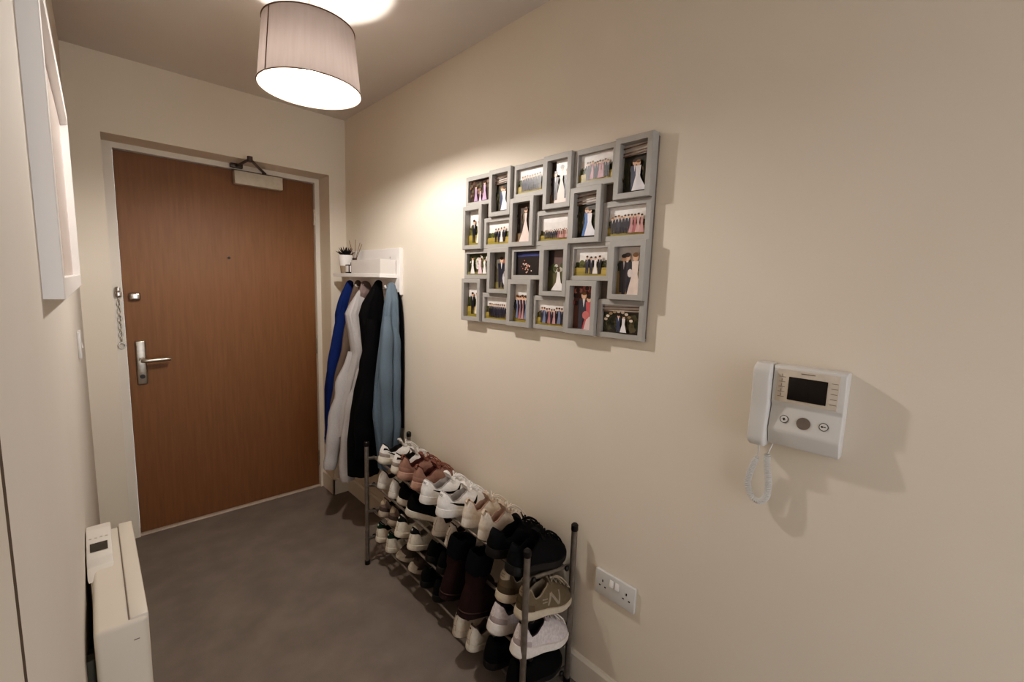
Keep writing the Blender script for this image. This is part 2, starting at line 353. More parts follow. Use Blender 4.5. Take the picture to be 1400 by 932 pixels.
# ------------------------------------------------------------------ video entry phone
ip = thing('entry_phone', 'white video entry phone with handset and small black screen on the right wall', 'intercom', (W, .25, 1.14))
def IP(y, z): return (y-.25, z-1.14)
y0, y1 = .178, .318
body = MB(); prof = [(0, 1.044), (-.030, 1.044), (-.034, 1.047), (-.046, 1.080), (-.0465, 1.087), (-.0365, 1.140), (-.043, 1.150), (-.043, 1.230), (-.038, 1.235), (0, 1.235)]
body.prism([(x, z-1.14) for x, z in prof], 'y', y0-.25, y1-.25, .003); body.build('body', M_plast, ip)
MB().box(-.0445, -.042, .190-.25, .309-.25, 1.152-1.14, 1.228-1.14, .001).build('screen_surround', mat('frosted panel', (205, 194, 180), .3), ip)
MB().box(-.0462, -.0435, .2105-.25, .285-.25, 1.160-1.14, 1.2125-1.14, .0006).build('screen', M_screen, ip)
for k in range(5):
    z = 1.164+k*.0115-1.14
    for a, b in ((.292, .305), (.192, .204)):
        MB().box(-.0452, -.0440, a-.25, b-.25, z, z+.0009).build('name_strip', M_line, ip, smooth=False)
    MB().box(-.0452, -.0440, .2985-.25, .2993-.25, z+.002, z+.0075).build('name_mark', M_line, ip, smooth=False)
MB().box(-.0452, -.0440, .235-.25, .262-.25, 1.2215-1.14, 1.2235-1.14).build('maker_line', M_line, ip, smooth=False)
BN = Vector((-.053, 0, .010)).normalized()
def BP(y, z, h=0): return Vector((-.0365-.010*(1.140-z)/.053, y-.25, z-1.14))+BN*h
def disc(name, y, z, r, m, par, h): return MB().tube([BP(y, z, -.003), BP(y, z, h)], r, 28).build(name, m, par)
BU = Vector((-.010, 0, -.053)).normalized()*-1
disc('call_button', .248, 1.110, .0135, M_greybtn, ip, .0022)
for y, z in ((.2865, 1.112), (.2095, 1.112)):
    b = disc('button', y, z, .0075, M_plast, ip, .0018)
    MB().tube([BP(y, z, .0012)+BU*.0082*sin(2*pi*i/24)+Vector((0, .0082*cos(2*pi*i/24), 0)) for i in range(25)], .0008, 6, caps=False).build('button_ring', M_black, b)
    c = BP(y, z, .0020); Yv = Vector((0, 1, 0))
    if y > .25: g = MB().tube([c-BU*.003, c+BU*.003], .0016, 8, flat=.4).tube([c-Yv*.004, c+Yv*.004], .0013, 8, flat=.5)
    else: g = MB().tube([c-Yv*.004, c+Yv*.003], .0009, 6).ball(c+Yv*.003, (.0008, .0022, .0022), 8, 6)
    g.build('symbol', M_black, b)
hs = MB(); rings = []
for i in range(25):
    t = i/24; z = lerp(1.036, 1.236, t)-1.14
    e = min(1, (min(t, 1-t)/.07)) ** .5 if min(t, 1-t) < .07 else 1
    d = .050+.004*curve(t, [(0, 1), (.2, .8), (.5, .0), (.8, .8), (1, 1)]); wd = .0205*lerp(.85, 1, e); yc = .3395-.25; dd = d*.5*lerp(.75, 1, e)
    rings.append([(-.004-dd+dd*(1 if cos(a) > 0 else -1)*abs(cos(a))**.4, yc+wd*(1 if sin(a) > 0 else -1)*abs(sin(a))**.35, z) for a in [2*pi*(k+.5)/32 for k in range(32)]])
hs.loft(rings, True, True, True); hs.build('handset', M_plast, ip)
pth = spline([(-.03, .338, 1.037), (-.03, .337, 1.008), (-.028, .350, .962), (-.028, .353, .925), (-.028, .340, .897), (-.028, .322, .893), (-.028, .309, .912), (-.028, .309, .95), (-.028, .316, .995), (-.028, .3155, 1.018), (-.02, .309, 1.046)], 40)
pth = [Vector((p.x, p.y-.25, p.z-1.14)) for p in pth]
hel = []; L = len(pth); acc = 0
for i in range(L):
    t = (pth[min(i+1, L-1)]-pth[max(i-1, 0)]).normalized(); n = Vector((1, 0, 0)); bb = t.cross(n).normalized(); n = bb.cross(t)
    f = i/(L-1); amp = .0062*min(1, max(0, (f-.10)/.03))*min(1, max(0, (.90-f)/.03))
    if i: acc += (pth[i]-pth[i-1]).length
    for s in range(2):
        a = 2*pi*(acc+s*.5*(pth[min(i+1, L-1)]-pth[i]).length)/.0043
        q = pth[i].lerp(pth[min(i+1, L-1)], s*.5); hel.append(q+n*amp*cos(a)+bb*amp*sin(a))
MB().tube(hel, .0019, 6).build('coiled_cord', M_plast, ip)

# ------------------------------------------------------------------ double socket, light switch
so = thing('wall_socket', 'white double plug socket low on the right wall by the shoe rack', 'socket', (W, .72, .425))
MB().box(-.012, 0, -.0745, .0745, -.043, .043, .003).build('socket_plate', M_plast, so)
for y in (.0105, -.0105): MB().prism([(-.012, -.010), (-.017, -.010), (-.0125, .012), (-.012, .012)], 'y', y-.0075, y+.0075, .0008).build('rocker_switch', M_white, so, loc=(0, 0, .017))
for y in (.045, -.045):
    h = MB().box(-.0127, -.0118, y-.002, y+.002, .006, .014).box(-.0127, -.0118, y+.0075, y+.0138, -.0105, -.0068).box(-.0127, -.0118, y-.0138, y-.0075, -.0105, -.0068)
    h.build('pin_slots', M_black, so, smooth=False)
yS = 2.03; sw = thing('light_switch', 'white light switch on the left wall past the long frame', 'switch', (LW(yS), yS, 1.16))
sw.rotation_euler.z = -.0107
MB().box(0, .009, -.043, .043, -.044, .044, .003).build('switch_plate', M_plast, sw)
MB().prism([(.009, -.012), (.013, -.012), (.0095, .012), (.009, .012)], 'y', -.006, .006, .0006).build('rocker', M_white, sw)

# ------------------------------------------------------------------ white frame on the left wall
mf = thing('wall_frame', 'long white box frame on the left wall, seen almost edge on', 'picture frame', (LW(1.41), 1.41, 1.6))
mf.rotation_euler.z = -.0107
T = .023; hw, hz0, hz1 = .49, 1.357-1.6, 1.845-1.6
fo = [(-hw, hz0), (hw, hz0), (hw, hz1), (-hw, hz1)]; bi = .03
fi = [(-hw+bi, hz0+bi), (hw-bi, hz0+bi), (hw-bi, hz1-bi), (-hw+bi, hz1-bi)]
MB().loft([[(x, a, b) for a, b in q] for x, q in ((0, fo), (T-.001, fo), (T, [(a*.998, b) for a, b in fo]), (T, fi), (.006, fi))]).build('frame', M_white, mf, smooth=False)
pn = MB(); pn.add([(.008, a, b) for a, b in fi], [[0, 1, 2, 3]]); pn.build('panel', mat('pale frame panel', (196, 184, 178), .25, (188, 176, 170), 3), mf, smooth=False)

# ------------------------------------------------------------------ electric heater on the left wall
he = thing('electric_heater', 'white slim electric panel heater low on the left wall', 'heater', (0, 1.05, .15))
M_heat = mat('heater enamel', (214, 206, 193), .4, (210, 201, 188), 5)
M_heat2 = mat('heater case', (212, 206, 198), .4, (208, 202, 193), 5)
MB().box(-.033, .046, 0, .445, .0, .588, .009, 3).build('case', M_heat, he)
MB().box(.0185, .0465, .006, .452, .40, .592, .0035, 2).build('front_trim', M_heat, he)
MB().box(.0165, .0187, .008, .440, .575, .5888).build('seam', M_line, he, smooth=False)
cu = MB(); cu.prism([(.20, .583), (.255, .590), (.27, .604), (.368, .628), (.40, .626), (.40, .583)], 'x', -.041, .004, .003); cu.build('control_unit', M_heat2, he)
def tilt(y, dz): return .604+(y-.27)*(.024/.098)+dz
ds = MB(); q = [(-.0345, .289), (-.004, .289), (-.004, .318), (-.0345, .318)]
ds.add([(x, y, tilt(y, .0012)) for x, y in q], [[0, 1, 2, 3]]); ds.build('display', mat('lcd grey', (66, 62, 56), .25), he, smooth=False)
bt = MB()
for k in range(4): bt.box(-.036+k*.0095, -.031+k*.0095, .335, .340, tilt(.337, .0), tilt(.337, .0009))
bt.build('control_buttons', M_plast2, he)
gr = MB()
for k in range(2): gr.box(-.050, -.033, .03+k*.06, .055+k*.06, .30, .52-k*.03, .003)
gr.build('wall_bracket', mat('dark bracket', (72, 70, 58), .5), he)
MB().box(.022, .031, -.0008, .001, .547, .5485).build('panel_mark', M_line, he, smooth=False)

# ------------------------------------------------------------------ coat shelf and things on it
SX, SY0, SY1, SZ = W-.118, 2.115, 2.706, 1.417
ws = thing('coat_shelf', 'white wall shelf with coat hooks beside the entrance door', 'shelf', (W, 2.4, SZ))
MB().box(-.02, 0, 2.09-2.4, SY1-2.4, 1.33-SZ, 1.572-SZ, .0015).build('back_board', M_white, ws, smooth=False)
MB().box(SX-W, -.019, SY0-2.4, SY1-2.4, 0, .02, .0015).build('shelf_board', M_white, ws, smooth=False)
HY = [2.58, 2.48, 2.385, 2.22, 2.13]
for y in HY:
    k = MB().tube(spline([(-.018, y-2.4, -.055), (-.05, y-2.4, -.057), (-.075, y-2.4, -.052), (-.082, y-2.4, -.04)], 5), .006, 10); k.build('hook', M_white, ws)
MB().tube([(-.021, 2.189-2.4, .107), (-.018, 2.189-2.4, .107)], .006, 14).build('screw_cover', M_plast2, ws)
ZT = SZ+.0201
M_boxw = mat('box card', (214, 208, 204), .6, (210, 204, 199), 8)
bx = thing('storage_box', 'plain white open box on the coat shelf', 'box', (1.13, 2.295, ZT))
b = MB(); o = [(-.047, -.172), (.04, -.172), (.04, .172), (-.047, .172)]; i = [(x*.93, y*.98) for x, y in o]
R = lambda p, z: [(x, y, z) for x, y in p]
b.loft([R(o, 0), R(o, .073), R(i, .073), R(i, .004)], True, True, True); b.build('box_body', M_boxw, bx, smooth=False)
pp = thing('potted_succulent', 'small dark succulent in a two-tone pot at the far end of the shelf', 'plant', (1.125, 2.635, ZT))
MB().use(mat('pot base clay', (150, 134, 116), .7)).lathe([(.001, 0), (.030, 0), (.034, .045)], n=28).use(M_white).lathe([(.034, .045), (.043, .108), (.040, .108), (.036, .095)], n=28).build('pot', None, pp)
MB().lathe([(.001, .098), (.038, .098)], n=20).build('soil', mat('soil', (46, 38, 32), .9), pp)
sl = MB()
for ri, (nn, tl, ln_) in enumerate([(9, .35, .06), (8, .8, .058), (5, 1.2, .05)]):
    for k in range(nn):
        a = 2*pi*k/nn+ri*.4; dr = Vector((cos(a)*cos(tl), sin(a)*cos(tl), sin(tl)))
        ps = [Vector((0, 0, .098))+dr*(ln_*t)+Vector((0, 0, .012*t*t)) for t in (0, .3, .6, .85, 1)]
        sl.tube(ps, [.004, .0075, .007, .004, .0006], 7, flat=.45)
sl.build('leaves', mat('dark succulent green', (34, 36, 34), .5, (24, 24, 26), 30), pp)
df = thing('reed_diffuser', 'black capped reed diffuser with brown reeds behind the white box', 'diffuser', (1.122, 2.51, ZT))
MB().lathe([(.001, 0), (.022, 0), (.023, .004), (.023, .062), (.011, .068), (.011, .074)], n=24).build('bottle', mat('smoky bottle', (70, 58, 54), .15), df)
MB().lathe([(.012, .072), (.013, .072), (.013, .088), (.003, .089)], n=20).build('cap', M_black, df)
for k, (dx, dy, l) in enumerate([(-.02, .02, .130), (.0, -.012, .132), (.01, -.055, .125), (-.005, .05, .115), (.015, -.08, .125)]):
    d = Vector((dx, dy, .12)).normalized(); MB().tube([Vector((0, 0, .06))+d*.0, Vector((0, 0, .06))+d*l], .0016, 6).build('reed', mat('reed brown', (112, 78, 62), .8), df)
sj = thing('black_framed_label_bottle', 'tiny white bottle with black edges in front of the reed diffuser', 'bottle', (1.098, 2.535, ZT))
MB().box(-.010, .010, -.026, .026, 0, .05, .002).build('bottle_case', M_black, sj)
MB().box(-.0112, -.0095, -.019, .019, .008, .044, .0005).box(-.006, .006, -.0272, -.0255, .008, .044, .0005).build('front_label', M_white, sj)

# ------------------------------------------------------------------ coats
def garment(root, name, m, rows, y, ty, folds=(7, .06), seed=0, top_open=False, n=56, sub=6, yshift=0):
    # rows: (z, x towards the room, x towards the wall), top to bottom; ty: (z, half thickness along the wall)
    rnd = random.Random(seed); ph = [rnd.random()*6.28 for _ in range(6)]
    zs = [r[0] for r in rows]; R0 = rows[::-1]
    rings = []; N = len(rows)*sub
    zt, zb = zs[0], zs[-1]
    for i in range(N+1):
        z = lerp(zt, zb, i/N); xl = plin(z, [(r[0], r[1]) for r in R0]); xr = plin(z, [(r[0], r[2]) for r in R0])
        dn = (zt-z)/(zt-zb)
        t = curve(dn, ty); am = folds[1]*min(1, dn*5+.15)
        cx, ax = (xl+xr)/2, (xr-xl)/2
        rg = []
        for k in range(n):
            a = 2*pi*k/n
            f = 1+am*(.55*sin(folds[0]*a+ph[0]+2.2*dn*sin(ph[3]))+.3*sin((folds[0]*2+1)*a+ph[1]-1.6*dn)+.25*sin(3*a+ph[2]+9*dn)+.16*sin(11*a+ph[3]+7*dn)+.10*sin(19*dn+2*a+ph[1]))
            ca, sa = cos(a), sin(a); sg = lambda v: (1 if v > 0 else -1)
            px = cx+ax*sg(ca)*abs(ca)**.8*(1+.25*(f-1)); py = y+yshift*dn+t*sg(sa)*abs(sa)**.8*(1+1.8*(f-1))+.012*sin(7*dn+ph[4])
            px = min(px, W-.004)
            rg.append((px-root.location.x, py-root.location.y, z+.006*sin(2*a+ph[5])*(dn)-root.location.z))
        rings.append(rg)
    c = [sum(p[k] for p in rings[-1])/n for k in range(3)]
    rings.append([(lerp(p[0], c[0], .12), lerp(p[1], c[1], .2), p[2]+.03) for p in rings[-1]])
    t0 = rings[0]; c0 = [sum(p[k] for p in t0)/n for k in range(3)]
    top = [[(lerp(p[0], c0[0], q), lerp(p[1], c0[1], q), p[2]+h) for p in t0] for q, h in ((.85, .012), (.4, .009))]
    mb = MB().loft(top+rings, True, True, True)
    return mb.build(name, m, root, ang=80)
def sleeve(root, m, pts, rad, flat=.7, seed=1, cuff=None):
    pts = spline(pts, 7); n = len(pts); rnd = random.Random(seed); ph = rnd.random()*6
    rr = [plin(i/(n-1), rad)*(1+.07*sin(i*1.1+ph)) for i in range(n)]
    pts = [p+Vector((.003*sin(i*.7+ph), .004*sin(i*.9+ph*2), 0))-root.location for i, p in enumerate(pts)]
    s = MB().tube(pts, rr, 14, flat=flat, up=(0, 1, 0)).build('sleeve', m, root, ang=80)
    if cuff:
        a = pts[-1]; d = (pts[-1]-pts[-3]).normalized()
        MB().tube([a-d*.012, a, a+d*.03, a+d*.045], [rr[-1]*.95, rr[-1]*1.05, rr[-1]*.95, rr[-1]*.85], 14, flat=flat, up=(0, 1, 0)).build('cuff', cuff, s, ang=60)
    return s
def fab(n, c, c2=None, sc=500, b=.25): return mat(n, c, .9, c2, sc, b, 500)
F_blue = fab('royal blue cloth', (27, 48, 104), (21, 39, 88)); F_taupe = fab('taupe cloth', (112, 98, 88), (98, 85, 77)); F_grey = fab('grey marl jersey', (192, 188, 188), (166, 162, 162), 420)
F_mauve = fab('mauve grey lining', (124, 110, 108)); F_blk = fab('black cloth', (9, 9, 12), (6, 6, 8)); F_teal = fab('slate blue cloth', (106, 121, 134), (92, 107, 120))
blue = thing('coat', 'royal blue coat on the hook nearest the entrance door', 'coat', (1.10, 2.58, 1.38))
garment(blue, 'coat_body', F_blue, [(1.386, 1.099, 1.139), (1.325, 1.068, 1.143), (1.269, 1.046, 1.147), (1.204, 1.030, 1.146), (1.131, 1.033, 1.145), (1.022, 1.022, 1.155), (.893, .995, 1.15), (.764, .972, 1.13), (.6, .965, 1.12), (.44, .965, 1.1)], 2.58, [(0, .012), (.12, .03), (.4, .045), (1, .05)], (5, .10), 3)
sleeve(blue, F_blue, [(1.08, 2.555, 1.24), (1.03, 2.55, 1.0), (1.0, 2.55, .72), (.985, 2.55, .48)], [(0, .03), (.3, .045), (1, .032)], seed=5, cuff=F_blue)
tau = thing('coat', 'taupe brown coat between the blue coat and the light grey hoodie', 'coat', (1.12, 2.48, 1.38))
garment(tau, 'coat_body', F_taupe, [(1.388, 1.112, 1.147), (1.328, 1.094, 1.155), (1.202, 1.060, 1.154), (1.032, 1.042, 1.162), (.863, 1.0, 1.151), (.74, .985, 1.13), (.607, .975, 1.11)], 2.48, [(0, .012), (.15, .025), (.5, .036), (1, .04)], (5, .10), 8)
sleeve(tau, F_taupe, [(1.09, 2.465, 1.25), (1.04, 2.46, 1.0), (.985, 2.46, .75), (.965, 2.46, .63)], [(0, .02), (.3, .03), (1, .026)], seed=9, cuff=F_taupe)
gry = thing('hoodie', 'light grey marl zip hoodie hanging from the coat shelf, sleeves reaching lowest', 'hoodie', (1.12, 2.385, 1.37))
garment(gry, 'hood', F_mauve, [(1.385, 1.105, 1.157), (1.345, 1.09, 1.165), (1.27, 1.07, 1.165), (1.18, 1.06, 1.16)], 2.395, [(0, .012), (.3, .03), (1, .03)], (5, .08), 11)
garment(gry, 'hoodie_body', F_grey, [(1.335, 1.078, 1.12), (1.269, 1.037, 1.145), (1.216, 1.010, 1.15), (1.126, 1.022, 1.156), (1.012, 1.034, 1.155), (.99, 1.032, 1.154), (.918, 1.012, 1.15), (.795, .985, 1.14), (.673, .962, 1.13), (.54, .955, 1.12)], 2.37, [(0, .012), (.12, .04), (.4, .05), (1, .055)], (5, .11), 21)
sleeve(gry, F_grey, [(1.05, 2.38, 1.0), (1.0, 2.39, .80), (.955, 2.40, .60), (.925, 2.40, .395)], [(0, .03), (.3, .05), (1, .04)], seed=4, cuff=F_grey)
sleeve(gry, F_grey, [(1.08, 2.33, .95), (1.04, 2.33, .75), (1.0, 2.33, .55), (.985, 2.33, .335)], [(0, .03), (.3, .05), (1, .043)], seed=6, cuff=F_grey)
MB().tube([Vector(p)-gry.location for p in spline([(1.07, 2.312, 1.0), (1.065, 2.305, .93), (1.07, 2.305, .87), (1.06, 2.302, .80)], 6)], .004, 6).build('zip', M_black, gry)
blk = thing('coat', 'long black coat between the grey hoodie and the slate blue jacket', 'coat', (1.12, 2.22, 1.38))
garment(blk, 'coat_body', F_blk, [(1.392, 1.104, 1.145), (1.337, 1.072, 1.149), (1.279, 1.036, 1.153), (1.221, 1.018, 1.153), (1.143, 1.025, 1.153), (1.032, 1.034, 1.148), (.946, 1.016, 1.145), (.829, .98, 1.14), (.711, .96, 1.13), (.551, .945, 1.12), (.355, .95, 1.115)], 2.215, [(0, .012), (.1, .035), (.4, .055), (1, .06)], (5, .07), 31)
sleeve(blk, F_blk, [(1.07, 2.18, 1.2), (1.04, 2.16, .95), (1.0, 2.15, .70), (.99, 2.15, .52)], [(0, .03), (.3, .05), (1, .04)], seed=14, cuff=F_blk)
tl = thing('jacket', 'slate blue hooded jacket on the hook nearest the shoe rack', 'jacket', (1.12, 2.11, 1.37))
garment(tl, 'jacket_body', F_teal, [(1.382, 1.115, 1.155), (1.342, 1.104, 1.165), (1.267, 1.092, 1.168), (1.154, 1.078, 1.170), (1.04, 1.070, 1.172), (.925, 1.058, 1.172), (.809, 1.042, 1.172), (.69, 1.040, 1.172), (.56, 1.05, 1.172), (.42, 1.06, 1.172)], 2.11, [(0, .012), (.1, .03), (.4, .04), (1, .045)], (6, .20), 41)
sleeve(tl, F_teal, [(1.10, 2.075, 1.22), (1.085, 2.065, 1.0), (1.085, 2.06, .72), (1.09, 2.06, .46)], [(0, .022), (.3, .036), (1, .030)], seed=24, cuff=F_teal)
sleeve(tl, F_teal, [(1.14, 2.08, 1.2), (1.145, 2.07, 1.0), (1.14, 2.065, .72), (1.14, 2.065, .44)], [(0, .018), (.3, .026), (1, .026)], seed=27, cuff=F_teal)

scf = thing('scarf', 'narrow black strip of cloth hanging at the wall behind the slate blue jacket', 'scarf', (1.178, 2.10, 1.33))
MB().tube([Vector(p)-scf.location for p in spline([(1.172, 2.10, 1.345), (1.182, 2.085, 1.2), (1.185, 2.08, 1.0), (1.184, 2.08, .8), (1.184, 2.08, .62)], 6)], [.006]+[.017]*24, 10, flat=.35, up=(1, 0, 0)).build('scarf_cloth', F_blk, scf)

# ------------------------------------------------------------------ shoe rack
RY0, RY1, RX0, RX1 = .872, 1.962, .926, 1.156
rk = thing('shoe_rack', 'four tier silver tube shoe rack full of shoes along the right wall', 'shoe rack', ((RX0+RX1)/2, (RY0+RY1)/2, 0))
def RK(x, y, z): return (x-(RX0+RX1)/2, y-(RY0+RY1)/2, z)
FZ = [.08, .22, .353, .49]; BZ = [.046, .158, .297, .443]; RISE = .062
def tierz(t, x, y): return FZ[t]+(BZ[t]-FZ[t])*(x-.925)/.23+RISE*(y-.88)/1.08
M_tube = mat('silver tube', (150, 144, 138), .35, (130, 124, 118), 50, metal=.7)
for x in (RX0, RX1):
    for y in (RY0, RY1):
        zt = .580+.032*(y-.88)/1.08
        p = MB().tube([RK(x, y, .012), RK(x, y, zt)], .0105, 16); po = p.build('post', M_tube, rk)
        MB().lathe([(.0115, zt-.004), (.0125, zt), (.0122, zt+.016), (.008, zt+.021), (.001, zt+.022)], RK(x, y, 0), 16, cap0=True).build('end_cap', M_black, po)
        MB().lathe([(.001, 0), (.0125, 0), (.0125, .02), (.0105, .022)], RK(x, y, 0), 16).build('foot', M_black, po)
for t in range(4):
    for y, s in ((RY0, 1), (RY1, -1)):
        a, b_ = RK(RX0, y+s*.012, tierz(t, RX0, y)), RK(RX1, y+s*.012, tierz(t, RX1, y))
        MB().tube([a, b_], .0075, 12, flat=1).build('side_bar', M_tube, rk)
    for x in (RX0+.035, RX1-.03):
        rl = MB().tube([RK(x, RY0+.012, tierz(t, x, RY0)), RK(x, RY1-.012, tierz(t, x, RY1))], .0055, 10).build('rail', M_tube, rk)
        for y in (RY0+.001, RY1-.001): MB().ball(RK(x, y, tierz(t, x, y)), (.010, .007, .010), 14, 8).build('rail_cap', M_black, rl)

# ------------------------------------------------------------------ shoes
class Shoe:
    NU = 56
    def __init__(s, L=.27, hw=1.0, sole=.03, solet=.022, heel=.078, dip=.058, front=.09, rim=.46, side=1, toe=1.0, flare=.003, sx=.02, boot=0, round_=3.2):
        s.__dict__.update(locals())
    def half(s, t):
        k = s.L/.27*s.hw
        base = curve(t, [(0, .0335), (.12, .0345), (.38, .0355), (.66, .0475), (.86, .044), (1, .040)])*k
        q = abs(2*t-1); e = (1-q**(5 if t > .5 else 7))**.5 if q < 1 else 0
        return base*e
    def out(s, u, off=0):
        u = u % 1; th = 2*pi*u; t = (1-cos(th))/2; x = s.L*t; y = (s.half(t))*(1 if u < .5 else -1)
        y += -s.side*.010*t*t*s.L/.27
        if off:
            c = Vector((x-s.L*.45, y*2.2, 0)); c.normalize(); return Vector((x+c.x*off, y+c.y*off, 0))
        return Vector((x, y, 0))
    def rimp(s, u):
        th = 2*pi*u; t = (1-cos(th))/2; x0 = .007; x1 = s.rim*s.L
        y = sin(th); y = (1 if y > 0 else -1)*abs(y)**(.62 if t < .5 else .8)*(.0295*s.L/.27*s.hw)*(1-.25*t)
        z = curve(t, [(0, s.heel+.009), (.04, s.heel+.006), (.34, s.dip-.002), (.5, s.dip), (.8, lerp(s.dip, s.front, .6)), (1, s.front)])
        return Vector((x0+(x1-x0)*t, y-s.side*.004*t, z))
    def solez(s, t): return lerp(s.sole, s.solet, curve(t, [(0, 0), (.6, 1), (1, 1)]))+.010*max(0, (t-.72)/.28)**2
    def spring(s, t): return .016*max(0, (t-.70)/.30)**2
    def S(s, u, r):
        o = s.out(u); m = s.rimp(u); t = (1-cos(2*pi*u))/2
        z0 = s.solez(t)-.004; fr = curve(t, [(0, 0), (.45, .15), (.7, .9), (1, 1)])
        a = 1-cos(r*pi/2)
        bz = (1-fr)*r**.92+fr*(s.toe*.62*sin(r*pi/2)+(1-s.toe*.62)*a)
        x = lerp(o.x, m.x, a); y = lerp(o.y, m.y, a*(1-.35*(1-fr))+.35*(1-fr)*r)
        x -= .005*sin(pi*r**.8)*(1-t)**4
        return Vector((x, y, lerp(z0, m.z, bz)))
    def N(s, u, r):
        e = .004; du = s.S(u+e, r)-s.S(u-e, r); dr = s.S(u, min(1, r+e))-s.S(u, max(0, r-e)); n = du.cross(dr)
        if n.length < 1e-12: return Vector((0, 0, 1))
        n.normalize(); c = s.S(u, r)-Vector((s.L*.45, 0, .02))
        return n if n.dot(c) > 0 else -n
    def inv(s, q, x, z):
        # surface parameters of the point at length x, height z on side q
        u, r = .22, .5
        for _ in range(14):
            p = s.S(q*u, r); e = 1e-3; pu = (s.S(q*(u+e), r)-p)/e; pr = (s.S(q*u, r+e)-p)/e
            dx, dz = x-p.x, z-p.z; det = pu.x*pr.z-pr.x*pu.z
            if abs(det) < 1e-9: break
            u = min(max(u+max(-.05, min(.05, (dx*pr.z-pr.x*dz)/det)), .02), .46); r = min(max(r+max(-.2, min(.2, (pu.x*dz-pu.z*dx)/det)), .02), .98)
        return q*u, r
    def us(s): return [i/s.NU for i in range(s.NU)]
    def upper(s, mb):
        R = 12; rs = [[s.S(u, r/R) for u in s.us()] for r in range(R+1)]; mb.loft(rs); return mb
    def lining(s, mb, thick=.006):
        top = [s.S(u, 1) for u in s.us()]; c = sum(top, Vector())/len(top)
        def ins(p, d, dz): v = Vector((c.x-p.x, (c.y-p.y), 0)); l = v.length; v.normalize(); q = p+v*min(d, l*.8); q.z += dz; return q
        rs = [top, [ins(p, thick*.35, .0035) for p in top], [ins(p, thick*.8, .003) for p in top], [ins(p, thick*1.05, -.004) for p in top]]
        bot = []
        for p in top: q = ins(p, thick*.8, 0); q.z = s.sole+.006; bot.append(q)
        rs += [[a.lerp(b, .5) for a, b in zip(rs[-1], bot)], bot]
        mb.loft(rs, True, False, True); return mb
    def soles(s, mb, ridge=True):
        us = [i/72 for i in range(72)]; rs = []
        for off, zf in ((-.004, 0), (0, .05), (s.flare, .25), (s.flare, .6), (s.flare*.7, .93), (-.001, 1.0), (-.008, 1.0)):
            rg = []
            for u in us:
                t = (1-cos(2*pi*u))/2; p = s.out(u, off); p.z = lerp(s.spring(t), s.solez(t), zf)
                p.x += .0 ; rg.append(p)
            rs.append(rg)
        mb.loft(rs, True, True, True); return mb
    def patch(s, mb, f, nu=12, nr=5, off=.0016):
        # f(a, b) with a, b in 0..1 gives (u, r)
        rows = []
        for j in range(nr+1):
            rows.append([s.S(*f(i/nu, j/nr))+s.N(*f(i/nu, j/nr))*(off*(1 if 0 < i < nu and 0 < j < nr else .45)) for i in range(nu+1)])
        mb.loft(rows, closed=False); return mb
    def flatmark(s, mb, vs, fs, u0, r0, su, sr, off=.0024):
        mb.add([s.S(u0+x*su, r0+y*sr)+s.N(u0+x*su, r0+y*sr)*off for x, y in vs], fs); return mb
    def laces(s, mb, n=5, r0=.42, r1=.93, rad=.0021, bow=True):
        du = .062
        P = lambda u, r, h=.003: s.S(u, r)+s.N(.5, r)*h
        rr = [lerp(r1, r0, i/(n-1)) for i in range(n)]
        for i, r in enumerate(rr):
            mb.tube([P(.5-du, r, .001), P(.5-du*.5, r, .0045), P(.5, r, .0055), P(.5+du*.5, r, .0045), P(.5+du, r, .001)], rad, 6, flat=.7)
            if i:
                q = rr[i-1]
                mb.tube([P(.5-du, q, .0015), P(.5, (r+q)/2, .007), P(.5+du, r, .0015)], rad, 6, flat=.7)
                mb.tube([P(.5+du, q, .0015), P(.5, (r+q)/2, .0085), P(.5-du, r, .0015)], rad, 6, flat=.7)
        if bow:
            c = P(.5, r1, .008)
            for sg in (1, -1):
                mb.tube(spline([c, c+Vector((.006, .018*sg, .014)), c+Vector((.028, .036*sg, .004)), c+Vector((.04, .03*sg, -.012)), c+Vector((.02, .014*sg, .002)), c], 6), rad, 6)
                mb.tube(spline([c, c+Vector((.02, .012*sg, .006)), c+Vector((.05, .030*sg, -.010)), c+Vector((.06, .042*sg, -.026))], 6), rad, 6)
            mb.ball(c, .005, 10, 6)
        return mb
    def tongue(s, mb, rise=.026, back=.024, w=.023):
        f = s.S(.5, 1); g = s.S(.5, .7); k = s.L/.27
        rows = []
        pts = spline([g+Vector((0, 0, -.006)), f+Vector((.004, 0, -.002)), f+Vector((-back*.55, 0, rise*.62)), f+Vector((-back, 0, rise))], 5)
        rings = []
        for i, p in enumerate(pts):
            q = i/(len(pts)-1); ww = w*k*(.75+.25*q)*(1 if q < .85 else lerp(1, .72, (q-.85)/.15)); rg = []
            for e, dz in ((-1, 0), (-.85, .003), (-.4, .0045), (0, .005), (.4, .0045), (.85, .003), (1, 0), (.85, -.003), (0, -.004), (-.85, -.003)):
                rg.append(Vector((p.x-abs(e)**2*.004+dz*.6, p.y+e*ww, p.z+dz-.004*e*e)))
            rings.append(rg)
        mb.loft(rings, True, True, True); return mb
def swoosh(a, b, s):
    # thin tail at the heel, broad hook towards the toe; a runs along, b across; returns x, z
    x = s.L*lerp(.10, .60, a)
    top = plin(a, [(0, .060), (.3, .0515), (.6, .0475), (.8, .051), (1, .074)]); bot = plin(a, [(0, .0585), (.25, .046), (.55, .0385), (.78, .038), (.9, .047), (1, .0725)])
    k = s.dip/.06
    return x, lerp(bot, top, b)*k
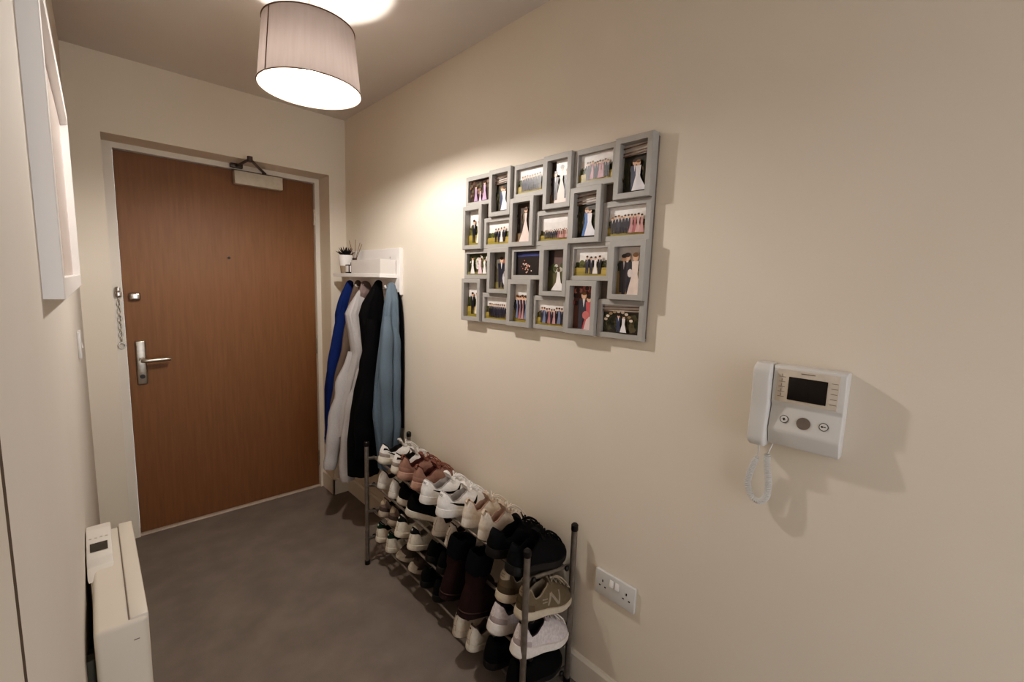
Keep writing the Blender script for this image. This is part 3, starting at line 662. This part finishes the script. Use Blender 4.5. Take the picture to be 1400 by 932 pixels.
def trefoil(size=1.0):
    vs, fs = [], []
    for cx, cy, rx, ry, an in ((0, .42, .26, .46, 0), (-.42, .25, .24, .42, .75), (.42, .25, .24, .42, -.75)):
        o = len(vs)
        for i in range(12):
            t = 2*pi*i/12; x, y = rx*cos(t), ry*sin(t); vs.append(((cx+x*cos(an)-y*sin(an))*size, (cy+x*sin(an)+y*cos(an))*size))
        fs.append(list(range(o, o+12)))
    for k in range(2):
        o = len(vs); y = -.18-k*.2; vs += [(-.5*size, y*size), (.5*size, y*size), (.42*size, (y+.1)*size), (-.42*size, (y+.1)*size)]; fs.append([o, o+1, o+2, o+3])
    return vs, fs
def shoe_parts(st, side):
    """list of (part name, mesh builder, material, parent part or None)"""
    k = st['kind']; P = []
    s = Shoe(side=side, **st.get('shape', {}))
    M = lambda key, **kw: mat('%s %s' % (st['id'], key), st[key], kw.pop('rough', .75), st.get(key+'2'), kw.pop('scale', 120), kw.pop('bump', .12), 260)
    P.append(('sole', s.soles(MB()), M('sole', rough=.6), None))
    P.append(('upper', s.upper(MB()), M('upper'), None))
    P.append(('lining', s.lining(MB(), st.get('pad', .006)), M('lining', rough=.9), None))
    if 'tongue' in st: P.append(('tongue', s.tongue(MB(), **st.get('tshape', {})), M('tongue'), None))
    if 'lace' in st: P.append(('laces', s.laces(MB(), **st.get('lshape', {})), M('lace', rough=.85), None))
    if 'tab' in st:
        a = st.get('tabspan', (.075, .48, 1.0)); t = s.patch(MB(), lambda i, j: (lerp(-a[0], a[0], i), lerp(a[1]+(1-a[1])*(a[3] if len(a) > 3 else .35)*abs(2*i-1)**1.3, a[2]*.995, j)), 16, 6, .002)
        P.append(('heel_tab', t, M('tab'), None))
    if 'tail' in st:
        for q in (1, -1): P.append(('collar_band', s.patch(MB(), lambda i, j: (q*(.05+.15*i), lerp(lerp(.60, .84, i), lerp(.80, .90, i), j)), 10, 3, .0016), M('tail'), None))
    if 'cap' in st: P.append(('toe_cap', s.patch(MB(), lambda i, j: (lerp(.40, .60, i), lerp(0.02, .34-.12*abs(2*i-1), j)), 20, 6, .0014), M('cap'), None))
    if 'mud' in st:
        P.append(('heel_overlay', s.patch(MB(), lambda i, j: (lerp(-.13, .13, i), lerp(.0, .34, j)), 20, 5, .0015), M('mud'), None))
        P.append(('toe_overlay', s.patch(MB(), lambda i, j: (lerp(.40, .60, i), lerp(0.0, .30-.1*abs(2*i-1), j)), 20, 5, .0014), M('mud'), None))
    if 'stripe' in st:
        t = MB(); s.patch(t, lambda i, j: (lerp(-.011, .011, i), lerp(.05, .9, j)), 3, 8, .0018); P.append(('heel_stripe', t, M('stripe'), None))
    if 'stitch' in st:
        t = MB(); s.patch(t, lambda i, j: (lerp(.020, .024, i), lerp(.05, .75, j)), 1, 8, .0016); s.patch(t, lambda i, j: (lerp(-.024, -.020, i), lerp(.05, .75, j)), 1, 8, .0016)
        s.patch(t, lambda i, j: (lerp(-.024, .024, i), lerp(.30, .325, j)), 6, 1, .0016)
        P.append(('stitching', t, M('stitch'), None))
    if 'swoosh' in st:
        for q in (1, -1):
            t = MB(); s.patch(t, lambda i, j: s.inv(q, *swoosh(i, j, s)), 28, 4, .0018); P.append(('side_mark', t, M('swoosh'), None))
    if 'bars' in st:
        for q in (1, -1):
            for b in range(3): P.append(('side_stripe', s.patch(MB(), lambda i, j: (q*(.20+.028*b+.010*i+.03*(1-j)), lerp(.12, .85, j)), 2, 6, .0016), M('bars'), None))
    if 'letter' in st:
        L_ = s.L
        for q in (1, -1):
            t = MB()
            def seg(xa, za, xb, zb, th=.0085):
                d = Vector((xb-xa, zb-za)); d.normalize(); nx, nz = -d.y*th/2, d.x*th/2
                s.patch(t, lambda i, j: s.inv(q, lerp(xa, xb, j)+nx*(2*i-1), lerp(za, zb, j)+nz*(2*i-1)), 2, 7, .002)
            xm, hw_, z0, z1, sl = .50*L_, .026, .034, .070, .007
            seg(xm-hw_, z0, xm-hw_+sl, z1); seg(xm+hw_-sl, z0, xm+hw_, z1)
            if q == -1: seg(xm-hw_+sl, z1, xm+hw_-sl, z0)
            else: seg(xm-hw_, z0, xm+hw_, z1)
            for zz in (.046, .055): seg(xm-hw_-.030, zz, xm-hw_-.006, zz, .004)
            P.append(('side_letter', t, M('letter'), None))
    if 'emblem' in st:
        t = MB(); vs, fs = trefoil(); z = st.get('epos', (.72, .020, .13)); s.flatmark(t, [(-x, y) for x, y in vs], fs, 0, z[0], z[1], z[2], .0042); P.append(('heel_emblem', t, M('emblem'), None))
    if 'hexmark' in st:
        t = MB()
        vs = [(cos(pi/3*i), sin(pi/3*i)) for i in range(6)]
        for i in range(6):
            a, b = vs[i], vs[(i+1) % 6]; s.flatmark(t, [a, b, (b[0]*.8, b[1]*.8), (a[0]*.8, a[1]*.8)], [[0, 1, 2, 3]], 0, .52, .020, .2, .0042)
        for a, b in (((-.5, .4), (0, -.5)), ((0, -.5), (.5, .4))): s.flatmark(t, [(a[0]-.08, a[1]), (a[0]+.08, a[1]), (b[0]+.08, b[1]), (b[0]-.08, b[1])], [[0, 1, 2, 3]], 0, .52, .020, .2, .0042)
        P.append(('heel_emblem', t, M('hexmark'), None))
    if 'text' in st:
        t = MB()
        for ln_, r0, sz in st['text']:
            vs, fs = text_poly(ln_, 1); s.flatmark(t, [(-x, y) for x, y in vs], fs, 0, r0, sz*.0215, sz*.155, .0046)
        P.append(('heel_lettering', t, M('ink'), None))
    if 'loop' in st:
        a = s.S(0, .8)+s.N(0, .8)*.002; b = s.S(0, 1); t = MB().tube(spline([a, a+Vector((-.007, 0, .008)), b+Vector((-.006, 0, .009)), b+Vector((.004, 0, .004))], 5), .0055, 8, flat=.3, up=(1, 0, 0))
        P.append(('pull_loop', t, M('loop'), None))
    return P
def boot_parts(st, side):
    P = []; L = st['shape']['L']
    s = Shoe(side=side, L=L, hw=1.12, sole=.016, solet=.014, heel=.10, dip=.09, front=.105, rim=.345, toe=1.0, flare=.003)
    M = lambda key: mat('%s %s' % (st['id'], key), st[key], .95, None, 200, .35, 300)
    P.append(('sole', s.soles(MB()), M('sole'), None))
    R = 12; rs = [[s.S(u, r/R) for u in s.us()] for r in range(R+1)]
    rim = rs[-1]; c = sum(rim, Vector())/len(rim)
    for z, g in ((.125, 1.12), (.15, 1.2)): rs.append([Vector((c.x+(p.x-c.x)*g*.98, c.y+(p.y-c.y)*g*1.12, lerp(p.z, z, .9 if z < .14 else 1))) for p in rim])
    P.append(('boot_upper', MB().loft(rs), M('upper'), None))
    last = rs[-1]
    def g(q, z): return [Vector((c.x+(p.x-c.x)*q, c.y+(p.y-c.y)*q, z+.0012*sin(2.3*i)+.002*sin(.7*i))) for i, p in enumerate(last)]
    P.append(('fleece_cuff', MB().loft([g(1.0, .148), g(1.07, .15), g(1.11, .168), g(1.12, .19), g(1.10, .212), g(1.02, .222), g(.9, .218), g(.86, .19), g(.82, .150)], True, False, True), M('cuff'), None))
    sm = MB().tube([s.S(lerp(-.28, .28, i/24), .10+.0)+s.N(lerp(-.28, .28, i/24), .10)*.001 for i in range(25)], .0022, 6)
    P.append(('welt_seam', sm, M('seam'), None)); return P
WHT, OFF = (226, 220, 214), (206, 196, 184)
STY = {
 'A': dict(id='A', kind='s', shape=dict(L=.236, sole=.036, solet=.026, heel=.080, dip=.060, flare=.005), sole=(228, 222, 208), upper=(236, 232, 228), lining=(44, 42, 42), tongue=(206, 200, 196), lace=WHT, mud=(168, 160, 154), tail=(40, 38, 38), swoosh=(46, 44, 44)),
 'B': dict(id='B', kind='s', shape=dict(L=.24, sole=.038, solet=.026, heel=.090, dip=.060, front=.092, flare=.006), sole=(190, 156, 143), upper=(152, 120, 108), lining=(92, 56, 50), tongue=(128, 86, 76), lace=(140, 98, 86), mud=(166, 132, 120), loop=(132, 90, 76)),
 'C': dict(id='C', kind='s', shape=dict(L=.275, sole=.034, solet=.026, heel=.082, dip=.060, front=.094, flare=.003), sole=(236, 232, 228), upper=(242, 239, 236), lining=(176, 172, 170), tongue=(236, 232, 228), lace=(244, 241, 238), cap=(238, 234, 231), tab=(243, 240, 237), tabspan=(.06, .62, 1.0), swoosh=(20, 22, 22), text=[('NIKE', .82, 1.25)], ink=(70, 68, 66)),
 'D': dict(id='D', kind='s', shape=dict(L=.23, hw=.94, sole=.036, solet=.024, heel=.088, dip=.062, front=.096, flare=.002), sole=(232, 224, 214), upper=(222, 209, 195), lining=(176, 150, 134), tongue=(196, 176, 158), lace=(226, 214, 200), mud=(228, 217, 204), tab=(230, 219, 206), tabspan=(.05, .55, 1.0), loop=(206, 188, 170), lshape=dict(n=6)),
 'E': dict(id='E', kind='s', shape=dict(L=.275, hw=1.05, sole=.034, solet=.028, heel=.082, dip=.062, front=.100, flare=.005), sole=(18, 16, 16), upper=(13, 13, 16), lining=(8, 8, 10), tongue=(13, 13, 16), lace=(10, 10, 12), mud=(17, 17, 19), tab=(16, 18, 24), tabspan=(.05, .6, 1.0)),
 'F': dict(id='F', kind='s', shape=dict(L=.225, hw=.98, sole=.028, solet=.022, heel=.076, dip=.056, front=.086), sole=(228, 222, 214), upper=(234, 229, 223), lining=(66, 60, 58), tongue=(78, 72, 70), stitch=(180, 172, 162), lace=(214, 208, 200)),
 'G': dict(id='G', kind='s', shape=dict(L=.255, hw=.98, sole=.034, solet=.026, heel=.080, dip=.062, front=.092, flare=.006), sole=(214, 207, 195), upper=(9, 9, 11), lining=(9, 9, 11), tongue=(14, 14, 17), lace=(18, 18, 20)),
 'H': dict(id='H', kind='s', shape=dict(L=.225, hw=.94, sole=.024, solet=.02, heel=.080, dip=.056, front=.086), sole=(220, 212, 202), upper=(226, 219, 210), lining=(80, 56, 52), tongue=(190, 180, 170), stitch=(120, 108, 98), emblem=(56, 50, 48), epos=(.80, .012, .08), lace=(204, 196, 188)),
 'I': dict(id='I', kind='s', shape=dict(L=.262, hw=1.03, sole=.032, solet=.024, heel=.088, dip=.064, front=.096, flare=.005), sole=(196, 184, 166), upper=(112, 100, 82), lining=(150, 138, 122), tongue=(120, 108, 92), lace=(170, 158, 142), mud=(98, 86, 70), tab=(184, 174, 158), tabspan=(.075, .60, 1.0), letter=(150, 140, 126), text=[('new', .88, .62), ('balance', .77, .62)], ink=(64, 56, 50)),
 'J': dict(id='J', kind='s', shape=dict(L=.23, hw=.96, sole=.030, solet=.022, heel=.078, dip=.058, flare=.004), sole=(182, 170, 156), upper=(128, 112, 104), lining=(74, 62, 58), tongue=(110, 96, 90), lace=(150, 136, 124), tab=(178, 164, 144), mud=(92, 80, 76)),
 'K': dict(id='K', kind='s', shape=dict(L=.24, hw=.98, sole=.026, solet=.022, heel=.086, dip=.060, front=.088), sole=(222, 213, 198), upper=(228, 220, 206), lining=(150, 142, 130), tongue=(190, 180, 164), tab=(24, 26, 28), tabspan=(.19, .58, 1.0, .8), emblem=(196, 192, 184), epos=(.80, .018, .11), stitch=(160, 148, 132), lace=(198, 190, 176)),
 'O': dict(id='O', kind='s', shape=dict(L=.235, hw=.96, sole=.026, solet=.022, heel=.086, dip=.060, front=.088), sole=(222, 213, 198), upper=(228, 220, 206), lining=(60, 58, 54), tongue=(190, 180, 164), tab=(26, 52, 40), tabspan=(.19, .58, 1.0, .8), emblem=(190, 196, 186), epos=(.80, .018, .11), stitch=(160, 148, 132), lace=(198, 190, 176)),
 'L': dict(id='L', kind='s', shape=dict(L=.23, hw=.96, sole=.028, solet=.022, heel=.076, dip=.058), sole=(24, 21, 20), upper=(12, 11, 12), lining=(12, 12, 13), tongue=(18, 18, 19), lace=(24, 24, 25)),
 'M': dict(id='M', kind='b', shape=dict(L=.25), sole=(48, 34, 32), upper=(48, 30, 28), cuff=(13, 13, 19), seam=(78, 62, 56)),
 'N': dict(id='N', kind='s', shape=dict(L=.265, hw=1.02, sole=.042, solet=.030, heel=.090, dip=.066, front=.096, flare=.007), sole=(226, 218, 212), upper=(216, 207, 207), upper2=(190, 180, 182), lining=(60, 54, 56), tongue=(180, 168, 168), lace=(216, 208, 202), hexmark=(228, 222, 218), mud=(178, 166, 166)),
 'P': dict(id='P', kind='s', shape=dict(L=.23, hw=.96, sole=.028, solet=.022, heel=.078, dip=.058), sole=(196, 186, 172), upper=(104, 92, 84), lining=(40, 36, 36), tongue=(60, 54, 52), lace=(90, 80, 74), cap=(186, 176, 162), bars=(30, 28, 28)),
 'Q': dict(id='Q', kind='s', shape=dict(L=.23, hw=.96, sole=.030, solet=.022, heel=.076, dip=.058), sole=(20, 18, 18), upper=(13, 12, 13), lining=(12, 12, 13), tongue=(20, 19, 20), lace=(40, 37, 36), bars=(130, 122, 114)),
 'R': dict(id='R', kind='s', shape=dict(L=.24, hw=.92, sole=.026, solet=.022, heel=.080, dip=.058), sole=(222, 214, 202), upper=(228, 220, 208), lining=(110, 92, 84), tongue=(190, 180, 166), stitch=(156, 144, 130), emblem=(60, 52, 48), epos=(.86, .012, .08), lace=(196, 188, 174)),
 'S': dict(id='S', kind='s', shape=dict(L=.26, hw=1.08, sole=.026, solet=.020, heel=.088, dip=.074, front=.094, flare=.002, toe=1.15), sole=(14, 13, 13), upper=(9, 9, 10), lining=(10, 10, 11), pad=.011),
}
MESHES = {}
def make_shoe(sty, side, name, label, group, x, y, t, yaw=0, outward=False, xz=None, dz=0, toe_x=1.176, pitch=None, cat='shoe'):
    st = STY[sty]; L = st['shape']['L']
    if (sty, side) not in MESHES:
        MESHES[(sty, side)] = [(n, mb.build(n, m), par) for n, mb, m, par in (boot_parts if st['kind'] == 'b' else shoe_parts)(st, side)]
        src = MESHES[(sty, side)]; fresh = True
    else: src = MESHES[(sty, side)]; fresh = False
    root = thing(name, label, cat, (0, 0, 0), group)
    for n, o, par in src:
        c = o if fresh else o.copy()
        if not fresh: COL.objects.link(c)
        c.parent = root
    slope = math.atan2(FZ[t]-BZ[t], .23) if pitch is None else pitch
    if outward: root.rotation_euler = (0, -slope, radians(180+yaw))
    else: root.rotation_euler = (0, slope*cos(radians(yaw)), radians(yaw))
    if not outward and x+L*cos(radians(yaw)) > toe_x:
        x2 = toe_x-L*cos(radians(yaw)); y = y*(x2/x); x = x2
    root.location = (x, y, tierz(t, x, y)+.0062+dz)
    return root
G = 'pairs of shoes on the rack'
def pair(sty, name, lab, t, a, b, yaw=(0, 0), tier='', **kw):
    """a: the shoe nearer the entrance door, b: the one nearer the viewer"""
    for (x, y), s, w, yw in ((a, 1, 'further', yaw[0]), (b, -1, 'nearer', yaw[1])):
        make_shoe(sty, s, name, '%s, %s, %s' % (lab, tier, 'door-side one' if s == 1 else 'socket-side one'), G, x, y, t, yw, **kw)
T = ('bottom tier', 'second lowest tier', 'second highest tier', 'top tier')
pair('A', 'sneaker', 'white and grey sneaker with dark side mark and dark lining', 3, (.978, 1.94), (.99, 1.835), tier=T[3])
pair('B', 'running_shoe', 'dusty pink running shoe', 3, (.975, 1.745), (.968, 1.612), yaw=(-2, 2), tier=T[3])
pair('C', 'sneaker', 'white sneaker with bold black swoosh', 3, (.926, 1.478), (.932, 1.370), yaw=(2, -1), tier=T[3])
pair('D', 'sneaker', 'cream narrow sneaker with heel loop', 3, (.955, 1.236), (.950, 1.135), yaw=(0, -3), tier=T[3])
pair('E', 'trainer', 'black chunky trainer with black laces', 3, (.902, 1.025), (.895, .922), yaw=(3, 1), tier=T[3])
pair('F', 'sneaker', 'plain white sneaker with dark grey lining', 2, (.964, 1.925), (.97, 1.825), tier=T[2])
pair('G', 'trainer', 'black trainer with thick pale sole turned sideways', 2, (.970, 1.745), (.945, 1.625), yaw=(-34, -40), tier=T[2])
pair('H', 'sneaker', 'off-white sneaker with tiny dark heel emblem', 2, (.952, 1.428), (.952, 1.338), yaw=(-1, -3), tier=T[2])
pair('I', 'trainer', 'olive suede trainer with cream heel patch', 2, (.917, .988), (.912, .893), yaw=(2, 0), tier=T[2])
pair('J', 'sneaker', 'grey brown sneaker with beige heel patch', 1, (.949, 1.885), (.95, 1.795), tier=T[1])
pair('K', 'sneaker', 'white sneaker with black heel tab', 1, (.924, 1.684), (.922, 1.570), tier=T[1])
pair('L', 'shoe', 'plain black low shoe', 1, (.95, 1.47), (.94, 1.375), tier=T[1])
pair('M', 'boot', 'dark brown slipper boot with black fleece cuff', 1, (.860, 1.232), (.860, 1.122), yaw=(1, -1), tier=T[1], cat='boot')
pair('N', 'running_shoe', 'pale lilac white running shoe with chunky sole', 1, (.905, 1.012), (.905, .897), tier=T[1])
pair('O', 'sneaker', 'white sneaker with green heel tab', 0, (.94, 1.895), (.94, 1.795), tier=T[0])
for i, (yy, w) in enumerate(((1.69, 'door-side'), (1.60, 'socket-side'))):
    make_shoe('P', 1-2*i, 'sneaker', 'grey sneaker with pale toe facing out, bottom tier, %s one' % w, G, 1.172, yy*1.005, 0, 0, outward=True)
pair('Q', 'trainer', 'black trainer with pale side stripes', 0, (.945, 1.50), (.940, 1.40), tier=T[0])
pair('R', 'sneaker', 'off-white slim sneaker below the brown boots', 0, (.899, 1.203), (.899, 1.122), tier=T[0])
pair('S', 'slipper', 'black fluffy slipper', 0, (.905, 1.03), (.905, .915), tier=T[0], cat='slipper')

# ------------------------------------------------------------------ light, camera
w = bpy.data.worlds.new('World'); SC.world = w; w.use_nodes = True
w.node_tree.nodes['Background'].inputs[0].default_value = (.98, .98, 1, 1); w.node_tree.nodes['Background'].inputs[1].default_value = 2.4
cam = bpy.data.cameras.new('camera'); co = bpy.data.objects.new('camera', cam); COL.objects.link(co); SC.camera = co
f, yaw, pit, rol, hc = 607.8, 43.6317, 7.1009, 1.8763, 1.3979
cam.sensor_width = 36; cam.sensor_fit = 'HORIZONTAL'; cam.lens = f/1400*36; cam.clip_start = .01
yw, pt, rl = radians(yaw), radians(pit), radians(rol)
F = Vector((sin(yw)*cos(pt), cos(yw)*cos(pt), -sin(pt))); Rt = F.cross(Vector((0, 0, 1))).normalized(); U = Rt.cross(F)
r_ = Rt*cos(rl)+U*sin(rl); u_ = -Rt*sin(rl)+U*cos(rl)
mt = Matrix((r_, u_, -F)).transposed().to_4x4(); mt.translation = (0, 0, hc); co.matrix_world = mt
SC.view_settings.view_transform = 'Standard'; SC.view_settings.look = 'None'; SC.view_settings.exposure = 0
SC.view_settings.use_curve_mapping = True
cvm = SC.view_settings.curve_mapping; cv = cvm.curves[3]
for x, y in ((.012, .006), (.06, .048), (.22, .225)): cv.points.new(x, y)
cvm.update()
SC.cycles.use_denoising = True; SC.cycles.max_bounces = 8; SC.cycles.diffuse_bounces = 5; SC.cycles.caustics_reflective = False; SC.cycles.caustics_refractive = False
SC.cycles.sample_clamp_indirect = 6
